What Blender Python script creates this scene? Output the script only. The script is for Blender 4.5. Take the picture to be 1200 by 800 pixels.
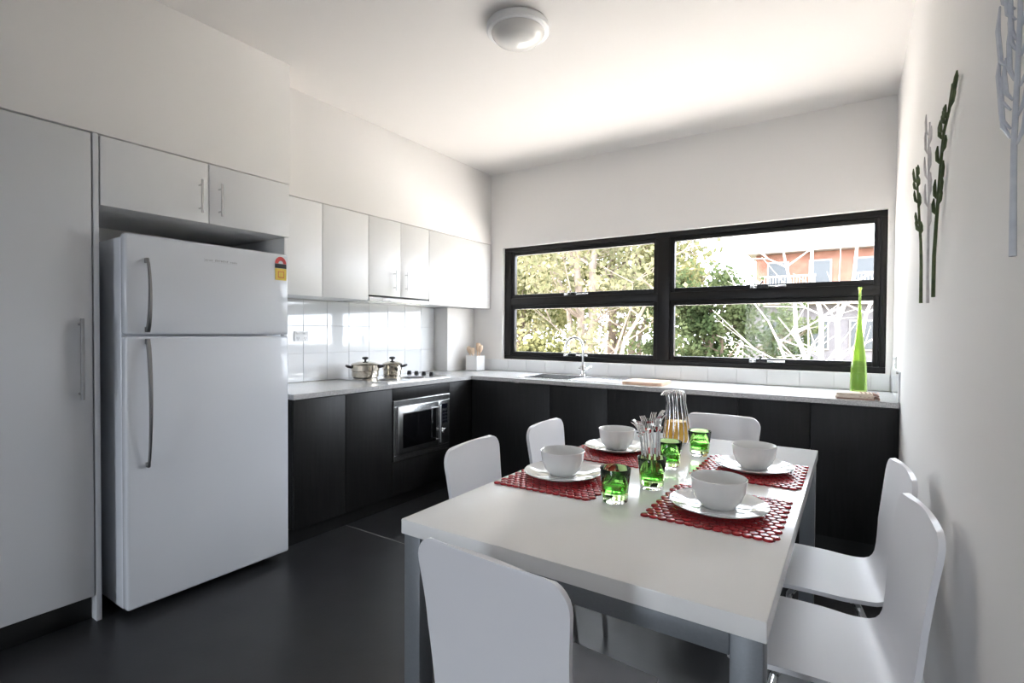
import bpy, bmesh, math, random
from mathutils import Vector, Matrix
for o in list(bpy.data.objects): bpy.data.objects.remove(o)
sc = bpy.context.scene
C = sc.collection
PI = math.pi

# ------------------------------------------------------------------ camera
F_PX, YAW, PITCH, ROLL, CAM_H = 604.0, 0.5834, -0.0169, 0.0055, 1.2678
cam = bpy.data.cameras.new('camera'); camo = bpy.data.objects.new('camera', cam); C.objects.link(camo)
cam.sensor_width = 36.0; cam.lens = F_PX / 1200 * 36; cam.clip_start = .05; cam.clip_end = 300
_f0 = Vector((-math.sin(YAW), math.cos(YAW), 0)); _r0 = Vector((math.cos(YAW), math.sin(YAW), 0)); _u0 = Vector((0, 0, 1))
_f = _f0 * math.cos(PITCH) + _u0 * math.sin(PITCH); _u = -_f0 * math.sin(PITCH) + _u0 * math.cos(PITCH)
_r2 = _r0 * math.cos(ROLL) + _u * math.sin(ROLL); _u2 = -_r0 * math.sin(ROLL) + _u * math.cos(ROLL)
camo.matrix_world = Matrix(((_r2.x, _u2.x, -_f.x, 0), (_r2.y, _u2.y, -_f.y, 0), (_r2.z, _u2.z, -_f.z, CAM_H), (0, 0, 0, 1)))
sc.camera = camo

# ------------------------------------------------------------------ sky, sun, exposure
w = bpy.data.worlds.new('sky'); sc.world = w; w.use_nodes = True
_nt = w.node_tree; _bg = _nt.nodes['Background']
_bg.inputs[0].default_value = (.83, .90, 1.0, 1); _bg.inputs[1].default_value = 7.0
sun = bpy.data.lights.new('sun', 'SUN'); suno = bpy.data.objects.new('sun', sun); C.objects.link(suno)
sun.energy = 12.5; sun.angle = .02; sun.color = (1, .88, .76)
suno.rotation_euler = Vector((.50, .06, -1.0)).to_track_quat('-Z', 'Y').to_euler()
def portal(name, loc, rot, sx, sy):
    l = bpy.data.lights.new(name, 'AREA'); l.shape = 'RECTANGLE'; l.size = sx; l.size_y = sy
    l.cycles.is_portal = True
    o = bpy.data.objects.new(name, l); C.objects.link(o); o.location = loc; o.rotation_euler = rot
portal('portal_window', (-1.31, 4.30, 1.55), (-PI/2, 0, 0), 3.0, 1.1)
portal('portal_rear', (-1.5, -4.64, 1.12), (PI/2, 0, 0), 1.35, 2.3)
sc.view_settings.view_transform = 'Standard'; sc.view_settings.look = 'None'
sc.view_settings.gamma = 1; sc.view_settings.use_curve_mapping = False
sc.view_settings.exposure = 1.31

# ------------------------------------------------------------------ materials
def mat(name, col, rough=.5, metal=0, noise=None, bump=None, coat=0, trans=0, ior=1.45, spec=.5, ncol=None, stretch=None, sheen=0):
    m = bpy.data.materials.new(name); m.use_nodes = True
    nt = m.node_tree; b = nt.nodes['Principled BSDF']
    b.inputs['Base Color'].default_value = (*col, 1); b.inputs['Roughness'].default_value = rough
    b.inputs['Metallic'].default_value = metal; b.inputs['Coat Weight'].default_value = coat
    b.inputs['Transmission Weight'].default_value = trans; b.inputs['IOR'].default_value = ior
    b.inputs['Specular IOR Level'].default_value = spec
    tc = nt.nodes.new('ShaderNodeTexCoord'); src = tc.outputs['Object']
    if stretch:
        mp = nt.nodes.new('ShaderNodeMapping'); mp.inputs['Scale'].default_value = stretch
        nt.links.new(src, mp.inputs[0]); src = mp.outputs[0]
    if noise:
        n = nt.nodes.new('ShaderNodeTexNoise'); n.inputs['Scale'].default_value = noise; n.inputs['Detail'].default_value = 6
        nt.links.new(src, n.inputs['Vector'])
        r = nt.nodes.new('ShaderNodeValToRGB'); r.color_ramp.elements[0].position = .35; r.color_ramp.elements[1].position = .65
        r.color_ramp.elements[0].color = (*col, 1); r.color_ramp.elements[1].color = (*(ncol or [min(1, c*1.06) for c in col]), 1)
        nt.links.new(n.outputs['Fac'], r.inputs[0]); nt.links.new(r.outputs[0], b.inputs['Base Color'])
    if bump:
        n2 = nt.nodes.new('ShaderNodeTexNoise'); n2.inputs['Scale'].default_value = bump[0]; n2.inputs['Detail'].default_value = 4
        nt.links.new(src, n2.inputs['Vector'])
        bp = nt.nodes.new('ShaderNodeBump'); bp.inputs['Strength'].default_value = bump[1]; bp.inputs['Distance'].default_value = .004
        nt.links.new(n2.outputs['Fac'], bp.inputs['Height']); nt.links.new(bp.outputs[0], b.inputs['Normal'])
    return m
def thin_glass(name, tint=(1, 1, 1), ior=1.45):
    m = bpy.data.materials.new(name); m.use_nodes = True; nt = m.node_tree; nt.nodes.clear()
    out = nt.nodes.new('ShaderNodeOutputMaterial'); mx = nt.nodes.new('ShaderNodeMixShader')
    tr = nt.nodes.new('ShaderNodeBsdfTransparent'); tr.inputs[0].default_value = (*tint, 1)
    gl = nt.nodes.new('ShaderNodeBsdfGlossy'); gl.inputs['Roughness'].default_value = .0
    fr = nt.nodes.new('ShaderNodeFresnel'); fr.inputs[0].default_value = 1.45
    ge = nt.nodes.new('ShaderNodeNewGeometry'); mr = nt.nodes.new('ShaderNodeMapRange')     # both faces of the pane share one index
    mr.inputs['To Min'].default_value = ior; mr.inputs['To Max'].default_value = 1/ior
    nt.links.new(ge.outputs['Backfacing'], mr.inputs['Value']); nt.links.new(mr.outputs[0], fr.inputs[0])
    nt.links.new(fr.outputs[0], mx.inputs[0]); nt.links.new(tr.outputs[0], mx.inputs[1]); nt.links.new(gl.outputs[0], mx.inputs[2])
    nt.links.new(mx.outputs[0], out.inputs[0])
    return m
def leaf_mat(name, col, col2):
    m = bpy.data.materials.new(name); m.use_nodes = True; nt = m.node_tree; nt.nodes.clear()
    out = nt.nodes.new('ShaderNodeOutputMaterial'); mx = nt.nodes.new('ShaderNodeMixShader'); mx.inputs[0].default_value = .45
    d = nt.nodes.new('ShaderNodeBsdfDiffuse'); t = nt.nodes.new('ShaderNodeBsdfTranslucent')
    tc = nt.nodes.new('ShaderNodeTexCoord'); n = nt.nodes.new('ShaderNodeTexNoise'); n.inputs['Scale'].default_value = 1.3
    r = nt.nodes.new('ShaderNodeValToRGB'); r.color_ramp.elements[0].position = .38; r.color_ramp.elements[1].position = .62
    r.color_ramp.elements[0].color = (*col, 1); r.color_ramp.elements[1].color = (*col2, 1)
    nt.links.new(tc.outputs['Object'], n.inputs['Vector']); nt.links.new(n.outputs['Fac'], r.inputs[0])
    nt.links.new(r.outputs[0], d.inputs[0]); nt.links.new(r.outputs[0], t.inputs[0])
    nt.links.new(d.outputs[0], mx.inputs[1]); nt.links.new(t.outputs[0], mx.inputs[2]); nt.links.new(mx.outputs[0], out.inputs[0])
    return m
M = dict(
    wall=mat('white_paint', (.84, .82, .80), .75, bump=(180, .04)),
    ceil=mat('ceiling_paint', (.82, .79, .765), .85, bump=(120, .03)),
    floor=mat('charcoal_floor', (.021, .021, .0225), .36, noise=5, ncol=(.027, .027, .029), bump=(60, .05)),
    grout=mat('grey_joint', (.22, .215, .21), .8, noise=40),
    tile=mat('white_glazed_tile', (.84, .85, .86), .05, bump=(3, .05), coat=.3),
    tgrout=mat('tile_grout', (.70, .70, .70), .8, noise=60),
    cabw=mat('white_laminate', (.80, .80, .80), .32, bump=(220, .02)),
    pantry=mat('pale_grey_laminate', (.64, .655, .68), .35, bump=(220, .02)),
    shadowline=mat('carcass_grey', (.40, .40, .40), .6, noise=30),
    fridge=mat('fridge_enamel', (.72, .745, .79), .16, bump=(260, .015), coat=.3),
    gasket=mat('grey_gasket', (.25, .26, .28), .6, bump=(80, .05)),
    dark=mat('black_woodgrain', (.0075, .007, .007), .45, noise=9, ncol=(.012, .0115, .0115), stretch=(7, 7, .5), bump=(30, .12), spec=.35),
    black=mat('black_plastic', (.012, .012, .013), .35, bump=(200, .03)),
    kick=mat('black_kick', (.008, .008, .008), .55, bump=(90, .03)),
    stone=mat('speckled_grey_stone', (.36, .355, .35), .24, noise=240, ncol=(.64, .635, .63)),
    steel=mat('brushed_steel', (.62, .62, .62), .26, 1, noise=25, stretch=(1, 1, 40)),
    chrome=mat('chrome', (.80, .80, .80), .08, 1, bump=(5, .01)),
    darksteel=mat('dark_steel_handle', (.27, .27, .275), .30, 1, noise=25),
    mirror=mat('polished_pot_steel', (.62, .57, .48), .12, 1, bump=(4, .05)),
    alu=mat('silver_powder_coat', (.20, .215, .235), .42, .3, noise=200),
    frame=mat('black_window_aluminium', (.007, .0062, .006), .4, bump=(150, .03), spec=.35),
    glass=thin_glass('window_glass', (.985, .985, .98), 1.16), carafe=thin_glass('carafe_glass', (.97, .98, .98), 1.45),
    table=mat('white_table_laminate', (.93, .93, .92), .16, bump=(200, .015), coat=.2),
    chair=mat('white_chair_shell', (.83, .83, .86), .42, bump=(150, .02), coat=.0),
    china=mat('white_china', (.86, .86, .85), .08, bump=(8, .02), coat=.4),
    red=mat('red_lacquer_disc', (.34, .012, .018), .25, noise=20, ncol=(.46, .020, .026)),
    redback=mat('dark_red_backing', (.06, .004, .006), .6, noise=80),
    green=mat('green_glass', (.62, .88, .42), .02, trans=1, ior=1.38),
    greend=mat('deep_green_glass', (.22, .62, .20), .02, trans=1, ior=1.40),
    clear=mat('clear_glass', (1, 1, 1), .01, trans=1, ior=1.45),
    lime=mat('lime_glass', (.58, .80, .22), .03, trans=.8, ior=1.35),
    juice=mat('orange_juice', (.98, .50, .05), .25, noise=12, ncol=(1, .58, .09)),
    wood=mat('pale_wood', (.72, .47, .33), .5, noise=6, ncol=(.78, .55, .41), stretch=(1, 12, 12)),
    woodl=mat('utensil_wood', (.75, .55, .38), .55, noise=10, ncol=(.82, .64, .48), stretch=(8, 8, 1)),
    cloth1=mat('beige_linen', (.70, .58, .46), .9, noise=60, ncol=(.80, .70, .60), bump=(300, .3)),
    cloth2=mat('brown_stripe_linen', (.34, .20, .16), .9, noise=60, ncol=(.44, .28, .22), bump=(300, .3)),
    lampglass=mat('opal_glass', (.80, .78, .75), .25, bump=(5, .02), coat=.3),
    plastic=mat('white_plastic', (.82, .82, .82), .35, bump=(200, .02)),
    yellow=mat('label_yellow', (.85, .62, .10), .5, noise=30),
    lred=mat('label_red', (.70, .08, .07), .5, noise=30),
    lblack=mat('label_black', (.03, .03, .03), .5, noise=30),
    grey=mat('badge_grey', (.30, .31, .33), .4, .4, noise=30),
    sprig=mat('olive_sprig', (.050, .075, .028), .65, noise=30, ncol=(.10, .13, .05)),
    sprigw=mat('white_sprig', (.62, .58, .57), .55, noise=30, ncol=(.72, .68, .67)),
    frost=mat('silvery_sprig', (.62, .64, .70), .25, noise=30, ncol=(.74, .76, .80), coat=.3),
    display=mat('dark_display', (.006, .007, .016), .08, bump=(5, .01)),
    ovenglass=mat('black_oven_glass', (.005, .005, .006), .09, bump=(5, .01)),
    bark=mat('pale_bark', (.105, .080, .062), .9, noise=5, ncol=(.16, .13, .105), bump=(20, .4)),
    barkw=mat('white_bark', (.30, .27, .245), .8, noise=5, ncol=(.40, .365, .34), bump=(20, .3)),
    barkd=mat('brown_bark', (.09, .065, .05), .9, noise=5, ncol=(.14, .10, .075), bump=(20, .4)),
    leafy=leaf_mat('yellow_green_leaves', (.080, .086, .034), (.150, .140, .066)),
    leafm=leaf_mat('mid_green_leaves', (.040, .060, .026), (.085, .10, .048)),
    leafp=leaf_mat('pale_leaves', (.095, .098, .052), (.17, .155, .095)),
    lawn=mat('dry_lawn', (.11, .115, .055), .95, noise=2, ncol=(.16, .14, .08), bump=(40, .6)),
    pavers=mat('grey_pavers', (.07, .072, .078), .9, noise=2, ncol=(.09, .092, .098), bump=(40, .6)),
    paving=mat('bounce_concrete', (.70, .66, .60), .85, noise=3, ncol=(.76, .72, .66), bump=(30, .2)),
    brick=mat('terracotta_render', (.17, .075, .05), .85, noise=4, ncol=(.23, .11, .075), bump=(40, .3)),
    render=mat('lilac_grey_render', (.115, .105, .112), .85, noise=3, ncol=(.145, .132, .14), bump=(40, .2)),
    roofm=mat('pale_roof_metal', (.22, .19, .17), .5, noise=5, ncol=(.26, .23, .21)),
    bglass=mat('building_glass', (.05, .055, .06), .3, bump=(2, .02)),
)

# ------------------------------------------------------------------ builders
ORG = {}
def thing(name, label=None, cat=None, loc=(0, 0, 0), group=None, kind=None):
    o = bpy.data.objects.new(name, None); C.objects.link(o); o.location = loc; o.empty_display_size = .1
    ORG[o] = Vector(loc); tag(o, label, cat, group, kind); return o
def tag(o, label=None, cat=None, group=None, kind=None):
    if label: o['label'] = label
    if cat: o['category'] = cat
    if group: o['group'] = group
    if kind: o['kind'] = kind
    return o
def mk(name, bm, m, parent=None, ang=35, center=False):
    bmesh.ops.recalc_face_normals(bm, faces=bm.faces[:])
    off = ORG[parent].copy() if parent is not None else Vector((0, 0, 0))
    loc = Vector((0, 0, 0))
    if parent is None:                      # put the origin at the base of the mesh
        xs = [v.co for v in bm.verts]
        loc = Vector(((min(v.x for v in xs)+max(v.x for v in xs))/2, (min(v.y for v in xs)+max(v.y for v in xs))/2, min(v.z for v in xs)))
        off = loc.copy()
    bmesh.ops.translate(bm, vec=-off, verts=bm.verts[:])
    me = bpy.data.meshes.new(name); bm.to_mesh(me); bm.free()
    me.materials.append(M[m] if isinstance(m, str) else m)
    me.shade_smooth(); me.set_sharp_from_angle(angle=math.radians(ang))
    o = bpy.data.objects.new(name, me); C.objects.link(o)
    if parent is not None: o.parent = parent; ORG[o] = ORG[parent]
    else: o.location = loc; ORG[o] = loc
    return o
def B(): return bmesh.new()
def bx(bm, x0, x1, y0, y1, z0, z1, bev=0, seg=2):
    t = bmesh.new()
    r = bmesh.ops.create_cube(t, size=1)
    for v in t.verts: v.co = Vector(((x0+x1)/2 + v.co.x*(x1-x0), (y0+y1)/2 + v.co.y*(y1-y0), (z0+z1)/2 + v.co.z*(z1-z0)))
    if bev: bmesh.ops.bevel(t, geom=t.edges[:], offset=bev, segments=seg, profile=.5, affect='EDGES')
    merge(bm, t); return bm
def merge(bm, t):
    me = bpy.data.meshes.new('tmp'); t.to_mesh(me); t.free(); bm.from_mesh(me); bpy.data.meshes.remove(me)
def box(name, x0, x1, y0, y1, z0, z1, m, parent=None, bev=.002, seg=2):
    return mk(name, bx(B(), x0, x1, y0, y1, z0, z1, bev, seg), m, parent)
def lathe(bm, prof, c=(0, 0, 0), n=32, close=True):
    rings = []
    for r, z in prof:
        if r < 1e-5: rings.append([bm.verts.new((c[0], c[1], c[2]+z))])
        else: rings.append([bm.verts.new((c[0]+r*math.cos(2*PI*i/n), c[1]+r*math.sin(2*PI*i/n), c[2]+z)) for i in range(n)])
    for a, b in zip(rings[:-1], rings[1:]):
        for i in range(n):
            j = (i+1) % n
            if len(a) == 1 and len(b) == 1: continue
            if len(a) == 1: bm.faces.new((a[0], b[i], b[j]))
            elif len(b) == 1: bm.faces.new((a[i], a[j], b[0]))
            else: bm.faces.new((a[i], a[j], b[j], b[i]))
    if close:
        for rg in (rings[0], rings[-1]):
            if len(rg) > 2: bm.faces.new(rg)
    return bm
def tube(bm, pts, rad, n=8, cap=True):
    pts = [Vector(p) for p in pts]
    if not hasattr(rad, '__len__'): rad = [rad]*len(pts)
    rings = []; prev = None
    for i, p in enumerate(pts):
        t = (pts[min(i+1, len(pts)-1)] - pts[max(i-1, 0)]).normalized()
        if prev is None:
            a = Vector((0, 0, 1)) if abs(t.z) < .9 else Vector((1, 0, 0)); u = t.cross(a).normalized()
        else: u = (prev - t*prev.dot(t)).normalized()
        prev = u; v = t.cross(u)
        rings.append([bm.verts.new(p + (u*math.cos(2*PI*k/n) + v*math.sin(2*PI*k/n))*rad[i]) for k in range(n)])
    for a, b in zip(rings[:-1], rings[1:]):
        for k in range(n): bm.faces.new((a[k], a[(k+1) % n], b[(k+1) % n], b[k]))
    if cap: bm.faces.new(rings[0]); bm.faces.new(rings[-1])
    return bm
def prism(bm, poly, z0, z1, axis='z'):
    def P(a, b, h): return {'z': (a, b, h), 'x': (h, a, b), 'y': (a, h, b)}[axis]
    lo = [bm.verts.new(P(a, b, z0)) for a, b in poly]; hi = [bm.verts.new(P(a, b, z1)) for a, b in poly]
    n = len(poly)
    for i in range(n): bm.faces.new((lo[i], lo[(i+1) % n], hi[(i+1) % n], hi[i]))
    bm.faces.new(lo); bm.faces.new(hi); return bm
def rrect(x0, x1, y0, y1, r, n=5):
    out = []
    for cx, cy, a in ((x1-r, y1-r, 0), (x0+r, y1-r, 90), (x0+r, y0+r, 180), (x1-r, y0+r, 270)):
        for k in range(n+1):
            t = math.radians(a + 90*k/n); out.append((cx+r*math.cos(t), cy+r*math.sin(t)))
    return out
def copy_tree(o, parent=None):
    c = o.copy(); C.objects.link(c); c.parent = parent
    for ch in [x for x in ALL() if x.parent == o]: copy_tree(ch, c)
    return c
def ALL(): return list(bpy.data.objects)
def struct(o): o['kind'] = 'structure'; return o

# ------------------------------------------------------------------ room dimensions (metres)
XL, XR, YB, YR, ZC = -3.36, .222, 4.134, -4.6, 2.808     # left wall, right wall, window wall, rear wall, ceiling
XO, XW, XB, YBF = -2.732, -2.981, -2.710, 3.480           # fronts: tall units, wall cupboards, base units, window-run units
WX0, WX1, WZ0, WZ1, WY = -2.80, .178, 1.023, 2.075, 4.174 # window frame

# floor: slab panels with a recessed pale joint
fl = thing('floor', kind='structure', loc=(-1.55, .9, 0)); fl['label'] = 'charcoal floor in large panels with a thin pale joint'
box('joint_bed', XL-.15, XR+.15, YR-.15, YB+.2, -.45, -.0012, 'grout', fl, bev=0)
for y0, y1 in ((YR-.14, -1.103), (-1.095, 2.206), (2.216, YB)):
    box('floor_panel', XL, XR, y0, y1, -.02, 0, 'floor', fl, bev=.001, seg=1)
struct(box('ceiling', XL-.15, XR+.15, YR-.15, YB+.2, ZC, ZC+.2, 'ceil', bev=0))
# left wall with bulkheads and corner column
wl = struct(thing('wall_left', loc=(XL, 1, 0)))
box('plaster', XL-.15, XL, YR, YB, 0, ZC, 'wall', wl, bev=0)
box('bulkhead', XL, XO, .02, 1.796, 2.120, ZC, 'wall', wl, bev=.002)
box('bulkhead', XL, XW, 1.797, YB, 2.132, ZC, 'wall', wl, bev=.002)
box('column', XL, -3.185, 3.72, YB, .901, 1.501, 'wall', wl, bev=.002)
# right wall
wr = struct(box('wall_right', XR, XR+.15, YR-.15, YB+.2, 0, ZC, 'wall', bev=0))
struct(box('baseboard_right', XR-.012, XR, YR, YBF-.02, 0, .085, 'plastic', bev=.003))
# window wall with its opening
bm = B(); ox0, ox1, oz0, oz1 = -2.845, .185, 1.012, 2.088
bx(bm, XL-.15, ox0, YB, YB+.2, 0, ZC); bx(bm, ox1, XR, YB, YB+.2, 0, ZC); bx(bm, ox0, ox1, YB, YB+.2, 0, oz0); bx(bm, ox0, ox1, YB, YB+.2, oz1, ZC)
wb = struct(mk('wall_back', bm, 'wall'))
# rear wall (behind the viewer) with an unseen glazed opening added for fill daylight
bm = B(); rx0, rx1, rz1 = -2.15, -.85, 2.25
bx(bm, XL-.15, rx0, YR-.15, YR, 0, ZC); bx(bm, rx1, XR, YR-.15, YR, 0, ZC); bx(bm, rx0, rx1, YR-.15, YR, rz1, ZC)
struct(mk('wall_front', bm, 'wall'))
w2 = struct(thing('added_fill_window', loc=((rx0+rx1)/2, YR-.08, 0)))
for x in (rx0, (rx0+rx1)/2-.025, rx1-.05): box('post', x, x+.05, YR-.10, YR-.05, .05, rz1-.05, 'frame', w2)
for z in (0, rz1-.05): box('rail', rx0, rx1, YR-.10, YR-.05, z, z+.05, 'frame', w2)
for x in (rx0+.045, (rx0+rx1)/2+.02): box('pane', x, x+.59, YR-.078, YR-.072, .045, rz1-.045, 'glass', w2, bev=0)

# ------------------------------------------------------------------ kitchen window
w1 = struct(thing('window_1', loc=((WX0+WX1)/2, WY, WZ0)))
FD = .07
def bar(n, x0, x1, z0, z1, y0=WY, y1=WY+FD, p=w1, m='frame', bev=.004): return box(n, x0, x1, y0, y1, z0, z1, m, p, bev)
bar('frame_head', WX0-.045, WX1+.007, WZ1-.030, WZ1+.013); bar('frame_sill', WX0-.045, WX1+.007, WZ0-.011, WZ0+.030)
bar('frame_jamb', WX0-.045, WX0+.030, WZ0+.030, WZ1-.030); bar('frame_jamb', WX1-.030, WX1+.007, WZ0+.030, WZ1-.030)
bar('mullion', -1.335, -1.235, WZ0+.030, WZ1-.030)
for (a, b) in ((WX0+.030, -1.335), (-1.235, WX1-.030)): bar('transom', a, b, 1.530, 1.600)
def sash(x0, x1, z0, z1):
    t = .034
    s = mk('sash', bx(bx(bx(bx(B(), x0, x0+t, WY+.012, WY+.055, z0, z1, .003), x1-t, x1, WY+.012, WY+.055, z0, z1, .003),
           x0+t, x1-t, WY+.012, WY+.055, z0, z0+t, .003), x0+t, x1-t, WY+.012, WY+.055, z1-t, z1, .003), 'frame', w1)
    box('pane', x0+t-.006, x1-t+.006, WY+.032, WY+.037, z0+t-.006, z1-t+.006, 'glass', s, bev=0)
    # chain winder on the bottom rail
    cx = (x0+x1)/2 - .06 if x0 < -2 else (x0+x1)/2 - .02
    bm = B(); bx(bm, cx-.075, cx-.025, WY-.012, WY+.012, z0+.004, z0+.026, .004); bx(bm, cx+.045, cx+.165, WY-.014, WY+.012, z0+.008, z0+.022, .004)
    mk('winder_bar', bm, 'chrome', s)
    bm = B(); bx(bm, cx-.028, cx+.048, WY-.020, WY+.012, z0+.002, z0+.034, .006); tube(bm, [(cx, WY-.02, z0+.02), (cx, WY-.045, z0+.03), (cx+.02, WY-.05, z0+.052)], .005)
    mk('winder', bm, 'black', s)
for a, b in ((WX0+.031, -1.336), (-1.234, WX1-.031)):
    sash(a, b, WZ0+.031, 1.529); sash(a, b, 1.601, WZ1-.031)

# ------------------------------------------------------------------ wall tiles (splashbacks): each tile its own piece
def tile_mesh(sx, sz, name):
    bm = bx(B(), 0, .007, 0, sx, 0, sz, .0015, 1); me = bpy.data.meshes.new(name)
    bmesh.ops.recalc_face_normals(bm, faces=bm.faces[:]); bm.to_mesh(me); bm.free(); me.materials.append(M['tile'])
    me.shade_smooth(); me.set_sharp_from_angle(angle=.6); return me
TM = {}
# local +X of a tile is its outward face: rotate so it points to -Y, local +Y then runs along +X
def tiles_dir(parent, base, along, out, u0, u1, z0, z1, s=.205):
    rot = math.atan2(out[1], out[0]); loc_y = (-math.sin(rot), math.cos(rot)); sgn = loc_y[0]*along[0] + loc_y[1]*along[1]
    us = [u0]
    while us[-1] + s < u1 - .01: us.append(us[-1] + s)
    us.append(u1); zs = [z0]
    while zs[-1] + s < z1 - .02: zs.append(zs[-1] + s)
    zs.append(z1)
    for a, b in zip(us[:-1], us[1:]):
        for c, d in zip(zs[:-1], zs[1:]):
            k = (round(b-a, 4), round(d-c, 4))
            if k not in TM: TM[k] = tile_mesh(k[0]-.0022, k[1]-.0022, 'tile')
            o = bpy.data.objects.new('tile', TM[k]); C.objects.link(o); o.parent = parent
            u = (a+.0011) if sgn > 0 else (b-.0011)
            o.location = Vector((base[0]+along[0]*u, base[1]+along[1]*u, c+.0011)) - ORG[parent]; o.rotation_euler.z = rot
box('grout_bed', XL, XL+.004, 1.80, 3.719, .902, 1.503, 'tgrout', wl, bev=0)
tiles_dir(wl, (XL+.003, 0), (0, 1), (1, 0), 1.895, 3.718, .902, 1.502)
box('grout_bed', -3.184, XR-.012, YB-.004, YB, .902, 1.010, 'tgrout', wb, bev=0)
tiles_dir(wb, (0, YB-.003), (1, 0), (0, -1), -3.175, XR-.014, .902, 1.009)
box('grout_bed', XR-.004, XR, YBF+.01, YB-.011, .902, 1.065, 'tgrout', wr, bev=0)
tiles_dir(wr, (XR-.003, 0), (0, 1), (-1, 0), YBF+.01, YB-.012, .902, 1.064)

# ------------------------------------------------------------------ bar handle
def bar_handle(parent, x, y, z0, z1, r=.006, m='steel', so=.032):
    bm = B(); tube(bm, [(x+so, y, z0), (x+so, y, z1)], r, 10)
    for z in (z0+.025, z1-.025): tube(bm, [(x, y, z), (x+so, y, z)], r*.75, 8)
    return mk('handle', bm, m, parent)

# ------------------------------------------------------------------ tall pantry
t = thing('pantry_cabinet', 'tall pale grey pantry cabinet with long bar handle beside the refrigerator', 'cabinet', (-3.05, .45, 0))
box('carcass', XL+.002, XO-.022, .02, .862, .11, 2.118, 'pantry', t)
box('end_panel', XL+.002, XO, .864, .884, 0, 2.118, 'pantry', t)
d = box('door', XO-.020, XO, .03, .858, .115, 2.113, 'pantry', t, .0025)
bar_handle(d, XO, .813, .975, 1.318, .0075, 'darksteel')
box('kickboard', XL+.05, XO-.05, .02, .862, 0, .108, 'kick', t)
# ------------------------------------------------------------------ cabinet over the fridge
t = thing('overhead_cabinet', 'white two-door cabinet above the refrigerator under the bulkhead', 'cabinet', (-3.05, 1.34, 1.815))
box('carcass', XL+.002, XO-.022, .888, 1.792, 1.815, 2.118, 'cabw', t)
for y0, y1, hy in ((.890, 1.3415, 1.296), (1.3445, 1.790, 1.392)):
    d = box('door', XO-.020, XO, y0, y1, 1.813, 2.114, 'cabw', t, .0025); bar_handle(d, XO, hy, 1.855, 2.020, .006)
t = thing('side_panel', 'white panel between the refrigerator and the black base cabinets', 'panel', (-3.05, 1.785, 0))
box('board', XL+.002, -2.76, 1.775, 1.794, 0, 1.812, 'cabw', t); box('foot_strip', -2.85, -2.765, 1.7745, 1.7945, 0, .02, 'kick', t)

# ------------------------------------------------------------------ refrigerator
FX, FY0, FY1 = -2.616, .937, 1.708
t = thing('refrigerator', 'white top-freezer refrigerator with slim curved grey handles', 'refrigerator', (-2.95, 1.32, 0))
box('body', XL+.05, FX-.062, FY0+.004, FY1-.004, .03, 1.682, 'fridge', t, .012, 3)
box('plinth', -3.25, FX-.09, FY0+.03, FY1-.03, 0, .032, 'kick', t)
def fdoor(n, z0, z1):
    box('gasket', FX-.062, FX-.050, FY0+.012, FY1-.012, z0+.012, z1-.012, 'gasket', t, .001)
    return box(n, FX-.052, FX, FY0, FY1, z0, z1, 'fridge', t, .012, 4)
fd = fdoor('freezer_door', 1.251, 1.692); rd = fdoor('fridge_door', .040, 1.243)
def fhandle(parent, z0, z1, wide0, wide1):
    bm = B(); n = 14; rows = []
    for i in range(n+1):
        f = i/n; z = z0+(z1-z0)*f; b = math.sin(PI*f); so = .012 + .030*b**.6; hw = (wide0+(wide1-wide0)*f)*.5; th = .006
        y = 1.017; rows.append([bm.verts.new(p) for p in ((FX+so-th, y-hw, z), (FX+so-th, y+hw, z), (FX+so+th, y+hw*.7, z), (FX+so+th, y-hw*.7, z))])
    for a, b in zip(rows[:-1], rows[1:]):
        for k in range(4): bm.faces.new((a[k], a[(k+1) % 4], b[(k+1) % 4], b[k]))
    bm.faces.new(rows[0]); bm.faces.new(rows[-1])
    for z in (z0+.012, z1-.012): bx(bm, FX-.001, FX+.014, 1.009, 1.025, z-.011, z+.011, .002)
    return mk('handle', bm, 'darksteel', parent, 50)
fhandle(fd, 1.262, 1.590, .019, .008); fhandle(rd, .660, 1.232, .008, .019)
bd = box('badge', FX-.0005, FX+.0012, 1.262, 1.424, 1.604, 1.622, 'fridge', fd, .0005, 1)
bm = B()
for i in range(17):
    y = 1.268 + i*.0092; wd = (.0062, .0045, .0070)[i % 3]
    if i in (4, 12): continue
    h = .010 if 4 < i < 12 else .007
    bx(bm, FX+.001, FX+.0018, y, y+wd*.35, 1.608, 1.608+h); bx(bm, FX+.001, FX+.0018, y, y+wd, 1.608+(h-.002 if i % 2 else h*.45), 1.608+(h if i % 2 else h*.45+.002))
mk('lettering', bm, 'grey', bd)
es = mk('energy_label', bx(B(), FX-.0005, FX+.001, 1.628, 1.694, 1.548, 1.612), 'yellow', fd)
bm = B(); prism(bm, [(1.661+.033*math.cos(a*PI/14), 1.638+.038*math.sin(a*PI/14)) for a in range(15)], FX-.0005, FX+.001, 'x'); mk('star_arc', bm, 'lred', es)
mk('star_field', prism(B(), [(1.661+.014*math.cos(a*PI/10), 1.638+.016*math.sin(a*PI/10)) for a in range(11)], FX+.001, FX+.0014, 'x'), 'plastic', es)
mk('black_band', bx(B(), FX-.0005, FX+.001, 1.628, 1.694, 1.613, 1.637), 'lblack', es)
mk('rating_box', bx(B(), FX+.001, FX+.0014, 1.645, 1.680, 1.562, 1.596), 'lred', es); mk('rating_field', bx(B(), FX+.0014, FX+.0018, 1.648, 1.677, 1.565, 1.593), 'yellow', es)

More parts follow.
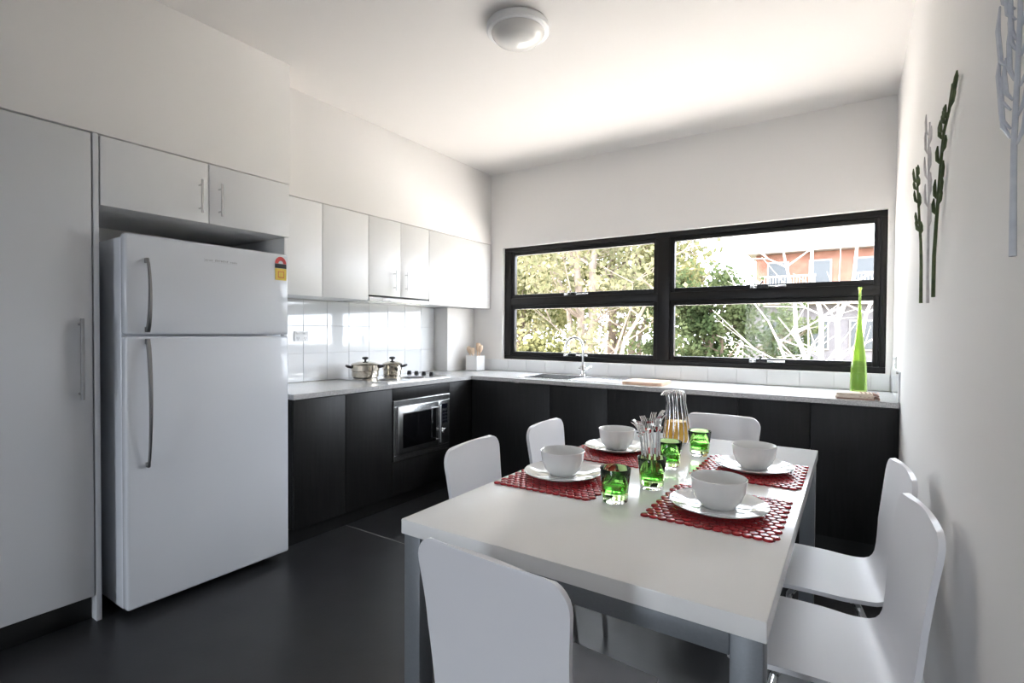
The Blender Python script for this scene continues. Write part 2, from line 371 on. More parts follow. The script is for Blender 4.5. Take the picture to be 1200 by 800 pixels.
# ------------------------------------------------------------------ wall cupboards
def wallcab(y0, y1, doors, label, handles=(), z0=1.503):
    t = thing('wall_cabinet', label, 'cabinet', (-3.17, (y0+y1)/2, z0), 'white wall cabinets above the splashback')
    zc0 = z0 + (.012 if handles else 0)
    box('carcass', XL+.002, XW-.020, y0+.001, y1-.001, zc0+.002, 2.130, 'cabw', t)
    for i, (a, b) in enumerate(doors):
        d = box('door', XW-.018, XW, a+.0015, b-.0015, zc0, 2.127, 'cabw', t, .0025)
        if handles: bar_handle(d, XW, handles[i], 1.588, 1.745, .0055)
    return t
wallcab(1.80, 2.593, ((1.80, 2.197), (2.197, 2.593)), 'white handleless two-door wall cabinet closest to the refrigerator')
wallcab(2.594, 3.243, ((2.594, 2.919), (2.919, 3.243)), 'white wall cabinet with two bar handles above the range hood', (2.842, 2.967), 1.532)
wallcab(3.244, 4.130, ((3.244, 4.130),), 'wide plain white wall cabinet door next to the window wall')
t = thing('range_hood', 'slim slide-out range hood under the handled wall cabinet', 'range hood', (-3.17, 2.92, 1.50))
box('body', XL+.012, XW-.03, 2.60, 3.237, 1.502, 1.530, 'steel', t); box('front_strip', XW-.028, XW+.004, 2.598, 3.239, 1.500, 1.530, 'plastic', t, .003)
bm = B()
for i in range(2): bx(bm, XL+.05, XW-.06, 2.63+i*.3, 2.91+i*.3, 1.4985, 1.502)
mk('filter', bm, 'steel', t); box('control_slider', XW+.003, XW+.008, 2.72, 2.80, 1.508, 1.522, 'darksteel', t, .001)

# ------------------------------------------------------------------ base cabinets
def base_left(y0, y1, label, micro=False):
    t = thing('base_cabinet', label, 'cabinet', (-3.03, (y0+y1)/2, 0), 'black base cabinets')
    if not micro:
        box('carcass', XL+.002, XB-.021, y0+.001, y1-.001, .102, .868, 'dark', t)
        box('door', XB-.019, XB, y0+.0015, y1-.0015, .100, .864, 'dark', t, .0015)
    else:
        box('side', XL+.002, XB-.021, y0+.001, y0+.018, .102, .868, 'dark', t); box('side', XL+.002, XB-.021, y1-.018, y1-.001, .102, .868, 'dark', t)
        box('shelf', XL+.002, XB-.021, y0+.019, y1-.019, .300, .318, 'dark', t)
        box('drawer_front', XB-.019, XB, y0+.0015, y1-.0015, .100, .338, 'dark', t, .0015)
        box('fascia', XB-.019, XB, y0+.0015, y1-.0015, .782, .864, 'dark', t, .0015)
    box('kickboard', XB-.068, XB-.05, y0, y1, 0, .099, 'kick', t, 0)
base_left(1.797, 2.169, 'black woodgrain base cabinet right beside the refrigerator')
base_left(2.170, 2.573, 'black woodgrain base cabinet between the refrigerator-side unit and the microwave')
base_left(2.574, 3.187, 'black woodgrain cabinet housing the built-in microwave', True)
t = thing('corner_cabinet', 'black woodgrain corner base cabinet where the two benches meet', 'cabinet', (-3.03, 3.8, 0), 'black base cabinets')
box('carcass', XL+.002, XB-.021, 3.189, YB-.012, .102, .868, 'dark', t); box('filler_door', XB-.019, XB, 3.1885, YBF-.001, .100, .864, 'dark', t, .0015)
box('kickboard', XB-.068, XB-.05, 3.188, YBF+.05, 0, .099, 'kick', t, 0)
XS = [-2.708, -1.942, -1.468, -1.030, -.593, -.198, XR-.003]
LB = ['wide black base cabinet below the sink bowl', 'black base cabinet below the sink drainer', 'black base cabinet below the chopping board',
      'black base cabinet in mid window bench, right of the chopping board', 'black base cabinet behind the white end chair, left of the vase unit', 'black base cabinet against the right wall below the green vase']
for i in range(6):
    x0, x1 = XS[i], XS[i+1]
    t = thing('base_cabinet', LB[i], 'cabinet', ((x0+x1)/2, 3.8, 0), 'black base cabinets')
    if i in (0, 1):
        bm = B(); bx(bm, x0+.001, x0+.018, YBF+.021, YB-.012, .102, .868); bx(bm, x1-.018, x1-.001, YBF+.021, YB-.012, .102, .868); bx(bm, x0+.018, x1-.018, YBF+.021, YB-.012, .102, .12)
        mk('carcass', bm, 'dark', t)
    else: box('carcass', x0+.001, x1-.001, YBF+.021, YB-.012, .102, .868, 'dark', t)
    box('door', x0+.0015, x1-.0015, YBF, YBF+.019, .100, .864, 'dark', t, .0015)
    box('kickboard', x0, x1, YBF+.05, YBF+.068, 0, .099, 'kick', t, 0)

# ------------------------------------------------------------------ L-shaped benchtop with sink cut-out
SX0, SX1, SY0, SY1 = -2.30, -1.46, 3.585, 3.985
bm = B(); a = .870; b = .900
bx(bm, XL+.008, XB+.008, 1.797, YBF-.008, a, b); bx(bm, XL+.008, SX0, YBF-.008, YB-.008, a, b); bx(bm, SX1, XR-.002, YBF-.008, YB-.008, a, b)
bx(bm, SX0, SX1, YBF-.008, SY0, a, b); bx(bm, SX0, SX1, SY1, YB-.008, a, b)
tag(mk('benchtop', bm, 'stone'), 'speckled grey stone benchtop running in an L along two walls', 'benchtop')

# sink
t = thing('kitchen_sink', 'stainless steel sink with bowl and drainer set into the benchtop', 'sink', ((SX0+SX1)/2, (SY0+SY1)/2, .70))
bm = B(); e = .018
for (x0, x1, y0, y1) in ((SX0-e, SX1+e, SY0-e, SY0+.004), (SX0-e, SX1+e, SY1-.004, SY1+e), (SX0-e, SX0+.004, SY0+.004, SY1-.004), (SX1-.004, SX1+e, SY0+.004, SY1-.004), (-1.86, -1.82, SY0+.004, SY1-.004)):
    bx(bm, x0, x1, y0, y1, .9005, .9045, .001, 1)
mk('rim', bm, 'steel', t)
bm = B(); bx(bm, SX0+.003, SX0+.006, SY0+.003, SY1-.003, .72, .9005); bx(bm, -1.862, -1.859, SY0+.003, SY1-.003, .72, .9005); bx(bm, SX0+.006, -1.862, SY0+.003, SY0+.006, .72, .9005)
bx(bm, SX0+.006, -1.862, SY1-.006, SY1-.003, .72, .9005); bx(bm, SX0+.003, -1.859, SY0+.003, SY1-.003, .715, .72); mk('bowl', bm, 'steel', t)
mk('drain', lathe(B(), [(0, .722), (.03, .722), (.04, .7205), (.04, .72)], (-2.08, 3.78, 0), 20), 'chrome', t)
bm = B(); bx(bm, -1.82, SX1+.0, SY0+.003, SY1-.003, .893, .897)
for i in range(8): bx(bm, -1.78+i*.037, -1.768+i*.037, SY0+.03, SY1-.03, .897, .901, .0015, 1)
mk('drainer', bm, 'steel', t)
# mixer tap
t = thing('mixer_tap', 'chrome gooseneck mixer tap behind the sink', 'tap', (-1.935, 4.045, .9))
tx, ty = -1.935, 4.045
mk('base', lathe(B(), [(.028, .900), (.028, .906), (.022, .912), (.022, .985), (.018, .992), (0, .992)], (tx, ty, 0), 20), 'chrome', t)
sp_pts = [(tx, ty, .985), (tx, ty, 1.14)]
for i in range(13):
    th = PI*i/12; dx = -.075*(1-math.cos(th)); sp_pts.append((tx+dx*.86, ty+dx*.5, 1.145+.085*math.sin(th)))
sp_pts.append((sp_pts[-1][0], sp_pts[-1][1], 1.11))
mk('spout', tube(B(), sp_pts, .0105, 12), 'chrome', t)
bm = tube(B(), [(tx, ty, .955), (tx+.05, ty-.012, .962), (tx+.085, ty-.02, .985)], [.014, .010, .007], 10); tube(bm, [(tx, ty, .955), (tx-.045, ty, .955)], [.014, .012], 10)
mk('lever', bm, 'chrome', t)

# ------------------------------------------------------------------ microwave
MX, MY0, MY1, MZ0, MZ1 = XB+.012, 2.578, 3.184, .345, .778
t = thing('microwave', 'stainless steel built-in microwave under the cooktop', 'microwave', (-2.9, 2.88, .318))
box('body', -3.10, MX-.022, MY0+.025, MY1-.025, .3185, MZ1-.03, 'steel', t)
bm = B(); fr = .042
for (y0, y1, z0, z1) in ((MY0, MY1, MZ0, MZ0+fr), (MY0, MY1, MZ1-fr, MZ1), (MY0, MY0+.030, MZ0+fr, MZ1-fr), (MY1-.030, MY1, MZ0+fr, MZ1-fr)): bx(bm, MX-.020, MX, y0, y1, z0, z1, .002, 1)
mk('trim_frame', bm, 'steel', t)
dy1 = 3.035
dr = box('door', MX-.018, MX+.012, MY0+.034, dy1, MZ0+fr+.004, MZ1-fr-.004, 'steel', t, .003)
box('door_glass', MX+.0115, MX+.014, MY0+.075, dy1-.030, MZ0+fr+.044, MZ1-fr-.052, 'ovenglass', dr, .001)
bm = tube(B(), [(MX+.045, dy1-.012, MZ0+fr+.03), (MX+.045, dy1-.012, MZ1-fr-.03)], .008, 10)
for z in (MZ0+fr+.05, MZ1-fr-.05): tube(bm, [(MX+.010, dy1-.012, z), (MX+.045, dy1-.012, z)], .006, 8)
mk('handle', bm, 'chrome', dr)
cp = box('control_panel', MX-.018, MX+.010, dy1+.004, MY1-.033, MZ0+fr+.004, MZ1-fr-.004, 'steel', t, .003)
box('display', MX+.0098, MX+.012, dy1+.018, MY1-.045, .668, .706, 'display', cp, .001)
bm = B()
for i in range(4):
    for j in range(3): bx(bm, MX+.0098, MX+.0125, dy1+.020+j*.030, dy1+.044+j*.030, .555+i*.026, .573+i*.026, .001, 1)
mk('button_pad', bm, 'display', cp)
mk('dial', tube(B(), [(MX+.009, (dy1+MY1)/2-.014, .490), (MX+.034, (dy1+MY1)/2-.014, .490)], [.026, .023], 20), 'chrome', cp)

# ------------------------------------------------------------------ cooktop and pots
CX0, CX1, CY0, CY1 = -3.285, -2.765, 2.560, 3.300
t = thing('cooktop', 'stainless steel cooktop with black knobs on the benchtop', 'cooktop', ((CX0+CX1)/2, (CY0+CY1)/2, .9))
mk('plate', prism(B(), rrect(CX0, CX1, CY0, CY1, .03), .9003, .909), 'steel', t)
for (x, y, r) in ((-3.14, 2.70, .085), (-2.90, 2.70, .07), (-3.14, 2.97, .07), (-2.90, 2.97, .085)):
    hb = mk('hotplate', lathe(B(), [(0, .916), (r-.01, .916), (r, .913), (r+.006, .909), (r+.006, .9085)], (x, y, 0), 28), 'black', t)
    mk('trim_ring', lathe(B(), [(r+.007, .9085), (r+.009, .912), (r+.013, .9085)], (x, y, 0), 28, False), 'chrome', hb)
for i in range(4): mk('knob', lathe(B(), [(.020, .909), (.019, .920), (.016, .935), (.012, .937), (0, .937)], (-3.19+i*.085, 3.225, 0), 18), 'black', t)
def pot(x, y, r, h, label, ang):
    z = .917
    t = thing('saucepan', label, 'pot', (x, y, z))
    mk('body', lathe(B(), [(0, 0), (r*.86, 0), (r*.92, .008), (r*.93, h*.45), (r, h*.55), (r, h-.004), (r+.005, h), (r-.004, h-.001), (r-.006, .012), (0, .012)], (x, y, z), 36), 'mirror', t)
    ld = mk('lid', lathe(B(), [(r+.003, h+.001), (r*.95, h+.008), (r*.5, h+.022), (0, h+.027)], (x, y, z), 36), 'mirror', t)
    mk('lid_knob', lathe(B(), [(.008, h+.025), (.008, h+.036), (.024, h+.044), (.024, h+.054), (.014, h+.059), (0, h+.060)], (x, y, z), 20), 'black', ld)
    for s in (0, PI):
        c, sn = math.cos(ang+s), math.sin(ang+s); q = lambda a, b, zz: (x+c*a-sn*b, y+sn*a+c*b, z+zz)
        mk('side_handle', tube(B(), [q(r-.004, -.032, h*.78), q(r+.024, -.030, h*.86), q(r+.034, 0, h*.90), q(r+.024, .030, h*.86), q(r-.004, .032, h*.78)], [.008, .009, .010, .009, .008], 8), 'black', t)
pot(-3.14, 2.70, .105, .10, 'larger two-handled steel pot with lid on the cooktop', .85)
pot(-3.13, 2.97, .078, .092, 'smaller two-handled steel pot with lid on the cooktop', .75)

# ------------------------------------------------------------------ utensil box + wooden utensils
ux, uy = -3.055, 3.985
t = thing('utensil_box', 'square white ceramic utensil box in the bench corner', 'container', (ux, uy, .9))
bm = B(); h = .14; q = .066
for (x0, x1, y0, y1) in ((-q, q, -q, -q+.007), (-q, q, q-.007, q), (-q, -q+.007, -q+.007, q-.007), (q-.007, q, -q+.007, q-.007)): bx(bm, ux+x0, ux+x1, uy+y0, uy+y1, .905, .905+h, .0015, 1)
mk('wall', bm, 'china', t); box('base', ux-q, ux+q, uy-q, uy+q, .9005, .906, 'grey', t, .001)
for i, (dx, dy, lx, ly, hh, kind) in enumerate(((-.03, -.02, -.025, -.02, .235, 'spoon'), (.0, .02, .005, .02, .265, 'spatula'), (.03, -.01, .055, -.01, .25, 'spoon'), (-.01, -.03, .02, -.03, .22, 'spatula'))):
    p0 = Vector((ux+dx*.6, uy+dy*.6, .908)); p1 = Vector((ux+dx+lx, uy+dy+ly, .90+hh)); ax = (p1-p0)
    u = tag(thing('wooden_'+kind, loc=tuple(p0)), ['round wooden spoon leaning to the left in the utensil box', 'tallest wooden spatula standing in the utensil box', 'wooden spoon leaning towards the window in the utensil box', 'short wooden spatula in front in the utensil box'][i], 'utensil', 'wooden utensils in the white box')
    mk('shaft', tube(B(), [p0, p0+ax*.7], .0055, 8), 'woodl', u)
    mk('head', tube(B(), [p0+ax*.68, p0+ax*.76, p0+ax*.88, p0+ax*.97, p0+ax], [.006, .018, .024, .018, .006] if kind == 'spoon' else [.006, .019, .021, .022, .020], 10), 'woodl', u)

# ------------------------------------------------------------------ chopping board, vase, cloths
bm = prism(B(), rrect(-1.400, -1.105, 3.545, 3.835, .05, 6), .9005, .922)
t = thing('chopping_board', 'pinkish wooden chopping board lying next to the sink drainer', 'chopping board', (-1.25, 3.69, .9))
mk('board', bm, 'wood', t)
mk('juice_groove', prism(B(), rrect(-1.375, -1.13, 3.57, 3.81, .04, 6), .922, .9235), 'woodl', t)
vx, vy = .035, 3.745
t = thing('glass_vase', 'tall lime green glass bottle vase with a long thin neck', 'vase', (vx, vy, .9))
prof = [(0, 0), (.040, 0), (.044, .006), (.0435, .07), (.041, .14), (.034, .20), (.023, .28), (.014, .36), (.008, .44), (.0065, .53), (.010, .535), (.010, .545), (.005, .545), (.004, .44), (.009, .36), (.018, .28), (.028, .20), (.034, .14), (.036, .03), (0, .03)]
mk('body', lathe(B(), [(r, z*1.2) for r, z in prof], (vx, vy, .9005), 28), 'lime', t, 60)
mk('liquid', lathe(B(), [(0, .037), (.0345, .037), (.033, .14), (0, .14)], (vx, vy, .9005), 24), mat('green_water', (.36, .62, .10), .2, trans=.4), t)
def cloth(z, x0, x1, y0, y1, label, m1, rz):
    cx, cy = (x0+x1)/2, (y0+y1)/2
    t = thing('folded_napkin', label, 'napkin', (cx, cy, z), 'folded napkins on the window bench')
    for k, (dz, m) in enumerate(((0, m1), (.0085, 'cloth1'))):
        mk('fold_layer', prism(B(), rrect(x0, x1-.005*k, y0, y1, .004, 3), z+dz+.0003, z+dz+.008), m, t, 60)
    mk('rounded_fold', tube(B(), [(x0, y0+.004, z+.0085), (x0, y1-.004, z+.0085)], .0078, 10), 'cloth1', t)
    bm = B()
    for i in range(5): bx(bm, x0+.11+i*.020, x0+.118+i*.020, y0-.0006, y1+.0006, z+.0165, z+.0172)
    mk('stripes', bm, 'cloth2', t)
    bm = B()
    for i in range(9): tube(bm, [(x1-.004, y0+.008+i*.014, z+.010), (x1+.014, y0+.007+i*.014, z+.008), (x1+.024, y0+.009+i*.014, z+.004)], .003, 5)
    mk('fringe', bm, 'cloth2', t)
    t.rotation_euler.z = rz
cloth(.900, -.070, .110, 3.510, 3.640, 'lower striped beige napkin folded on the bench by the vase', 'cloth2', .0)
cloth(.918, -.066, .104, 3.512, 3.636, 'upper striped beige napkin folded on top of another by the vase', 'cloth1', .05)

# ------------------------------------------------------------------ power points
def outlet(label, c, ax, wd=.115):
    x, y, z = c; t = thing('power_outlet', label, 'power outlet', c)
    def r(n, u0, u1, z0, z1, d0, d1, m, p, bev=.0015):
        if ax == 'L': return box(n, x+d0, x+d1, y+u0, y+u1, z+z0, z+z1, m, p, bev, 1)
        return box(n, x-d1, x-d0, y+u0, y+u1, z+z0, z+z1, m, p, bev, 1)
    pl = r('plate', -wd/2, wd/2, -.036, .036, 0, .008, 'plastic', t, .002)
    for s in (-1, 1):
        r('switch', s*.030-.010, s*.030+.010, .012, .028, .008, .012, 'plastic', t); r('socket_slot', s*.030-.009, s*.030-.005, -.020, -.006, .0075, .0085, 'grey', pl, 0)
        r('socket_slot', s*.030+.005, s*.030+.009, -.020, -.006, .0075, .0085, 'grey', pl, 0); r('socket_slot', s*.030-.002, s*.030+.002, -.031, -.021, .0075, .0085, 'grey', pl, 0)
outlet('white double power outlet on the splashback beside the refrigerator', (XL+.0105, 2.285, 1.235), 'L')
outlet('small grey-white power outlet on the right wall above the tiled upstand', (XR-.0005, 3.83, 1.105), 'R')

# ------------------------------------------------------------------ ceiling light
t = thing('ceiling_light', 'round white oyster light on the ceiling', 'ceiling light', (-1.42, 2.19, ZC-.10))
mk('base_ring', lathe(B(), [(.150, 0), (.158, -.010), (.158, -.034), (.150, -.040), (.132, -.040), (.130, -.030), (0, -.030)], (-1.42, 2.19, ZC), 48), 'plastic', t)
mk('diffuser', lathe(B(), [(.134, -.036), (.130, -.050), (.112, -.072), (.080, -.088), (.04, -.096), (0, -.098)], (-1.42, 2.19, ZC), 48), 'lampglass', t)

# ------------------------------------------------------------------ dining table
TX0, TX1, TY0, TY1, TZ = -1.039, -.1205, 1.020, 2.669, .750
t = thing('dining_table', 'white dining table with square silver grey legs', 'table', ((TX0+TX1)/2, (TY0+TY1)/2, 0))
box('tabletop', TX0, TX1, TY0, TY1, TZ-.041, TZ, 'table', t, .0025)
lg = .058; ins = .006; zt = TZ-.0415
for x0 in (TX0+ins, TX1-ins-lg):
    for y0 in (TY0+ins, TY1-ins-lg): box('leg', x0, x0+lg, y0, y0+lg, 0, zt, 'alu', t, .003)
for y0 in (TY0+ins+.006, TY1-ins-.046): box('rail', TX0+ins+lg+.0012, TX1-ins-lg-.0012, y0, y0+.04, zt-.048, zt, 'alu', t, .002)
for x0 in (TX0+ins+.006, TX1-ins-.046): box('rail', x0, x0+.04, TY0+ins+lg+.0012, TY1-ins-lg-.0012, zt-.048, zt, 'alu', t, .002)

# ------------------------------------------------------------------ chairs: one bent shell on tube legs
def chair_shell():
    ctl = [(.215, .428), (.200, .442), (.150, .449), (.05, .447), (-.06, .440), (-.115, .440), (-.150, .452), (-.172, .480), (-.183, .53), (-.192, .60), (-.204, .70), (-.222, .838)]
    # resample a smooth curve
    pts = []
    n = len(ctl)
    for i in range(n-1):
        p0, p1, p2, p3 = [Vector(ctl[max(0, min(n-1, k))]) for k in (i-1, i, i+1, i+2)]
        for s in range(6):
            u = s/6; pts.append(.5*((2*p1) + (p2-p0)*u + (2*p0-5*p1+4*p2-p3)*u*u + (3*p1-p0-3*p2+p3)*u**3))
    pts.append(Vector(ctl[-1])); L = [0]
    for a, b in zip(pts[:-1], pts[1:]): L.append(L[-1] + (b-a).length)
    T = L[-1]
    def at(s):
        for i in range(len(L)-1):
            if L[i+1] >= s: break
        f = (s-L[i])/max(1e-9, L[i+1]-L[i]); return pts[i].lerp(pts[i+1], min(1, f))
    def hw(s):
        f = s/T; keys = [(0, .193), (.30, .193), (.42, .180), (.50, .170), (.58, .170), (.75, .180), (1, .193)]
        for (a, x), (b, y) in zip(keys[:-1], keys[1:]):
            if f <= b: u = (f-a)/(b-a); u = u*u*(3-2*u); w0 = x+(y-x)*u; break
        for r, dd in ((.045, s), (.060, T-s)):
            if dd < r: w0 -= r - math.sqrt(max(0, r*r-(r-dd)**2))
        return w0
    ss = [0, .002, .006, .012, .02, .03, .042] + [.055+(T-.11-.055)*i/30 for i in range(31)] + [T-.095, T-.078, T-.062, T-.047, T-.034, T-.022, T-.013, T-.006, T-.002, T]
    bm = B(); rows = []
    for s in ss:
        p = at(s); h = hw(s); back = min(1, max(0, (s/T-.5)/.2)); row = []
        for k in range(13):
            u = -1+2*k/12; dy = .009*back*u*u; dz = .008*(1-back)*u*u
            arch = 0
            row.append(bm.verts.new((u*h, p.x+dy, p.y+dz*0 + arch)))
        rows.append(row)
    for a, b in zip(rows[:-1], rows[1:]):
        for k in range(12): bm.faces.new((a[k], a[k+1], b[k+1], b[k]))
    bmesh.ops.recalc_face_normals(bm, faces=bm.faces[:])
    bmesh.ops.solidify(bm, geom=bm.faces[:], thickness=.013)
    return bm
def make_chair():
    t = thing('dining_chair', '', 'chair', (0, 0, 0))
    mk('shell', chair_shell(), 'chair', t, 40)
    bm = B(); bx(bm, -.13, .13, .09, .115, .418, .432, .002, 1); bx(bm, -.13, .13, -.075, -.05, .412, .426, .002, 1); bx(bm, -.012, .012, -.05, .09, .414, .428, .002, 1)
    mk('seat_frame', bm, 'chrome', t)
    for sx in (-1, 1):
        mk('leg', tube(B(), [(sx*.12, .10, .424), (sx*.15, .118, .412), (sx*.160, .125, .385), (sx*.185, .175, .006), (sx*.185, .175, 0)], .0105, 10), 'chrome', t)
        mk('leg', tube(B(), [(sx*.12, -.065, .418), (sx*.145, -.075, .408), (sx*.155, -.085, .385), (sx*.180, -.185, .006), (sx*.180, -.185, 0)], .0105, 10), 'chrome', t)
    return t
ch0 = make_chair()
chairs = [  # x, y, rotation: local +Y is where the sitter faces
    (-.572, 1.005, -.07, 'white moulded chair at the table end away from the window, back turned outward'),
    (-.056, 1.595, PI/2+.13, 'white moulded chair against the right wall, at the setting closest to the free table end'),
    (-.062, 2.075, PI/2+.12, 'white moulded chair against the right wall, closer to the window bench'),
    (-1.045, 1.632, -PI/2+.08, 'white moulded chair on the cabinet side of the table, across from the microwave'),
    (-1.030, 2.180, -PI/2+.06, 'white moulded chair on the cabinet side of the table, nearer the sink bench'),
    (-.575, 2.695, PI, 'white moulded chair at the table end facing away from the window bench'),
]
for i, (x, y, rz, lab) in enumerate(chairs):
    o = ch0 if i == 0 else copy_tree(ch0)
    o.location = (x, y, 0); o.rotation_euler.z = rz; o['label'] = lab; o['group'] = 'white dining chairs around the table'

# ------------------------------------------------------------------ placemats of overlapping red discs
DR = .0134
bm = lathe(B(), [(0, .0046), (DR*.62, .0056), (DR*.90, .0046), (DR, .0020), (DR*.96, 0)], (0, 0, 0), 10, False); disc_me = bpy.data.meshes.new('disc')
bmesh.ops.recalc_face_normals(bm, faces=bm.faces[:]); bm.to_mesh(bm and disc_me); bm.free(); disc_me.materials.append(M['red']); disc_me.shade_smooth(); disc_me.set_sharp_from_angle(angle=.9)
def placemat(x0, x1, y0, y1, label, rz=0):
    cx, cy = (x0+x1)/2, (y0+y1)/2
    t = thing('placemat', label, 'placemat', (cx, cy, TZ), 'red disc placemats')
    mk('backing', prism(B(), rrect(x0+.010, x1-.010, y0+.010, y1-.010, .006, 2), TZ+.0004, TZ+.0014), 'redback', t)
    nx = 14; ny = 16; px = (x1-x0-2*DR)/(nx-.5); py = (y1-y0-2*DR)/(ny-1)
    for j in range(ny):
        for i in range(nx):
            o = bpy.data.objects.new('disc', disc_me); C.objects.link(o); o.parent = t
            o.location = (x0+DR+px*(i+(.5 if j % 2 else 0))-cx, y0+DR+py*j-cy, .0008)
    t.rotation_euler.z = rz
placemat(-1.030, -.665, 1.440, 1.812, 'red placemat of overlapping discs beside the foremost green tumbler', .03)
placemat(-1.030, -.665, 1.905, 2.277, 'red placemat of overlapping discs beside the juice carafe', .02)
placemat(-.498, -.143, 1.412, 1.790, 'red placemat of overlapping discs before the outer wall-side chair', .0)
placemat(-.496, -.132, 1.935, 2.305, 'red placemat of overlapping discs before the wall-side chair nearer the window', .0)
# ------------------------------------------------------------------ plates and bowls
zp = TZ+.0068
def plate(x, y, label):
    t = tag(mk('dinner_plate', lathe(B(), [(0, .002), (.078, .002), (.080, 0), (.088, 0), (.094, .005), (.136, .017), (.138, .019), (.136, .0205), (.092, .0095), (.084, .0065), (0, .0065)], (x, y, zp), 48), 'china', None, 50), label, 'plate', 'white dinner plates')
def bowl(x, y, label):
    z = zp+.0068
    tag(mk('bowl', lathe(B(), [(0, .003), (.036, .003), (.040, 0), (.047, 0), (.050, .006), (.063, .020), (.0735, .046), (.0775, .078), (.0795, .084), (.0775, .0855), (.0745, .082), (.0695, .05), (.058, .022), (.043, .011), (0, .009)], (x, y, z), 44), 'china', None, 60), label, 'bowl', 'white bowls on plates')
for (x, y, who) in ((-.862, 1.640, 'the placemat beside the foremost green tumbler'), (-.862, 2.150, 'the placemat beside the juice carafe'), (-.322, 1.592, 'the placemat of the outer wall-side chair'), (-.305, 2.135, 'the placemat of the wall-side chair nearer the window')):
    plate(x, y, 'white round dinner plate on '+who)
    bowl(x, y, 'white bowl standing on the plate on '+who)

# ------------------------------------------------------------------ green tumblers
def tumbler(x, y, label):
    t = thing('tumbler', label, 'glass', (x, y, TZ), 'green glass tumblers')
    z = TZ+.0005
    mk('base', lathe(B(), [(0, 0), (.0365, 0), (.0385, .004), (.0390, .0125), (0, .0125)], (x, y, z), 32), 'clear', t, 50)
    mk('wall', lathe(B(), [(0, .0130), (.0391, .0130), (.0425, .055), (.0475, .102), (.0465, .1035), (.0445, .102), (.0395, .055), (.036, .030), (0, .028)], (x, y, z), 36), 'green', t, 60)
    mk('tinted_bottom', lathe(B(), [(0, .0285), (.0355, .0305), (.0385, .052), (0, .050)], (x, y, z), 32), 'greend', t, 60)
TP = ((-.605, 1.500, 'green tumbler farthest from the carafe, beside the plate'), (-.556, 1.700, 'green tumbler holding a bunch of forks'), (-.585, 1.995, 'green tumbler just behind the fork-filled one'), (-.540, 2.280, 'bright green tumbler next to the juice carafe'))
for a in TP: tumbler(*a)
# forks in the second tumbler
def fork(i, a, lean, h, label):
    x, y = TP[1][0], TP[1][1]; z0 = TZ+.0535
    b = Vector((x+.023*math.cos(a), y+.023*math.sin(a), z0)); tp = Vector((x-.010+lean*math.cos(a), y-.006+lean*math.sin(a), TZ+h)); ax = tp-b
    side = ax.cross(Vector((math.cos(a), math.sin(a), 0))).normalized(); out = Vector((math.cos(a), math.sin(a), 0))
    t = thing('fork', label, 'fork', tuple(b), 'forks standing in the green tumbler')
    mk('handle', tube(B(), [b, b+ax*.3, b+ax*.62, b+ax*.70], [.0042, .0036, .0026, .0028], 8), 'chrome', t)
    bm = B(); p = b+ax*.69
    tube(bm, [p, p+ax*.05, p+ax*.09], [.003, .008, .010], 8)
    for k in (-1.5, -.5, .5, 1.5):
        q = p+ax*.08; tube(bm, [q+side*k*.0045, q+ax*.10+side*k*.0055+out*.004, q+ax*.17+side*k*.0055+out*.012, q+ax*.21+side*k*.0055+out*.022], [.0021, .0019, .0017, .001], 6)
    mk('tines', bm, 'chrome', t)
for i in range(9):
    fork(i, .2+2*PI*i/9, .037, [.255, .262, .25, .236, .226, .222, .234, .246, .258][i], 'slim steel fork standing among others in the green tumbler')

# ------------------------------------------------------------------ wire-ribbed juice carafe
jx, jy = -.690, 2.475
t = thing('juice_carafe', 'ribbed wire and glass carafe of orange juice with hooked wire ends', 'carafe', (jx, jy, TZ))
mk('glass_body', lathe(B(), [(0, .001), (.050, .001), (.056, .006), (.060, .03), (.056, .075), (.046, .13), (.038, .19), (.040, .215), (.038, .215), (.036, .19), (.044, .13), (.054, .075), (.0575, .03), (.052, .008), (0, .007)], (jx, jy, TZ), 36), M['carafe'], t, 60)
mk('juice', lathe(B(), [(0, .009), (.050, .009), (.056, .03), (.0525, .075), (.047, .103), (0, .103)], (jx, jy, TZ), 32), 'juice', t, 60)
for k in range(16):
    a = 2*PI*k/16; c, s = math.cos(a), math.sin(a)
    prf = [(.054, .002), (.0635, .03), (.0595, .075), (.051, .13), (.044, .19), (.047, .225), (.041, .243), (.028, .246)]
    off = Vector((-.010, -.004, 0))
    pts = [Vector((jx+r*c, jy+r*s, TZ+z)) + off*max(0, (z-.10)/.14)**1.5 for r, z in prf]
    # the tips bend over to one side into a hook
    e = pts[-1]; pts += [e+Vector((-.020, -.010, -.004)), e+Vector((-.034, -.016, -.022))] if c < .3 else []
    mk('wire', tube(B(), pts, .0026, 6), 'chrome', t, 60)

# ------------------------------------------------------------------ sprigs on the right wall
def sprig(name, label, pts, m, buds, r0=.006, budlen=.05, seed=1, br=.008, wide=1):
    rnd = random.Random(seed); P = [Vector((XR-.014, y, z)) for y, z in pts]
    t = thing(name, label, 'wall decoration', tuple(P[0]), 'sprig decorations on the right wall')
    n = len(P); rad = [r0*(1-.45*i/(n-1)) for i in range(n)]
    mk('stem', tube(B(), P, rad, 7), m, t, 60)
    for f, side in buds:
        k = f*(n-1); i = min(n-2, int(k)); p = P[i].lerp(P[i+1], k-i); tg = (P[i+1]-P[i]).normalized()
        # a bud stands off the stem: away from the wall, or along the wall
        st = Vector((-.010, .006, 0)) if side < 0 else Vector((.003, -.026, 0)); l = budlen*rnd.uniform(.75, 1.25); st = st*wide*(1 if wide == 1 else rnd.uniform(.5, 1.2))
        q = [p + st*.25, p + tg*l*.2 + st*.8, p + tg*l*.65 + st*1.0, p + tg*l + st*.95]
        mk('bud', tube(B(), q, [br*.5, br, br*.95, br*.35], 6), m, t, 60)
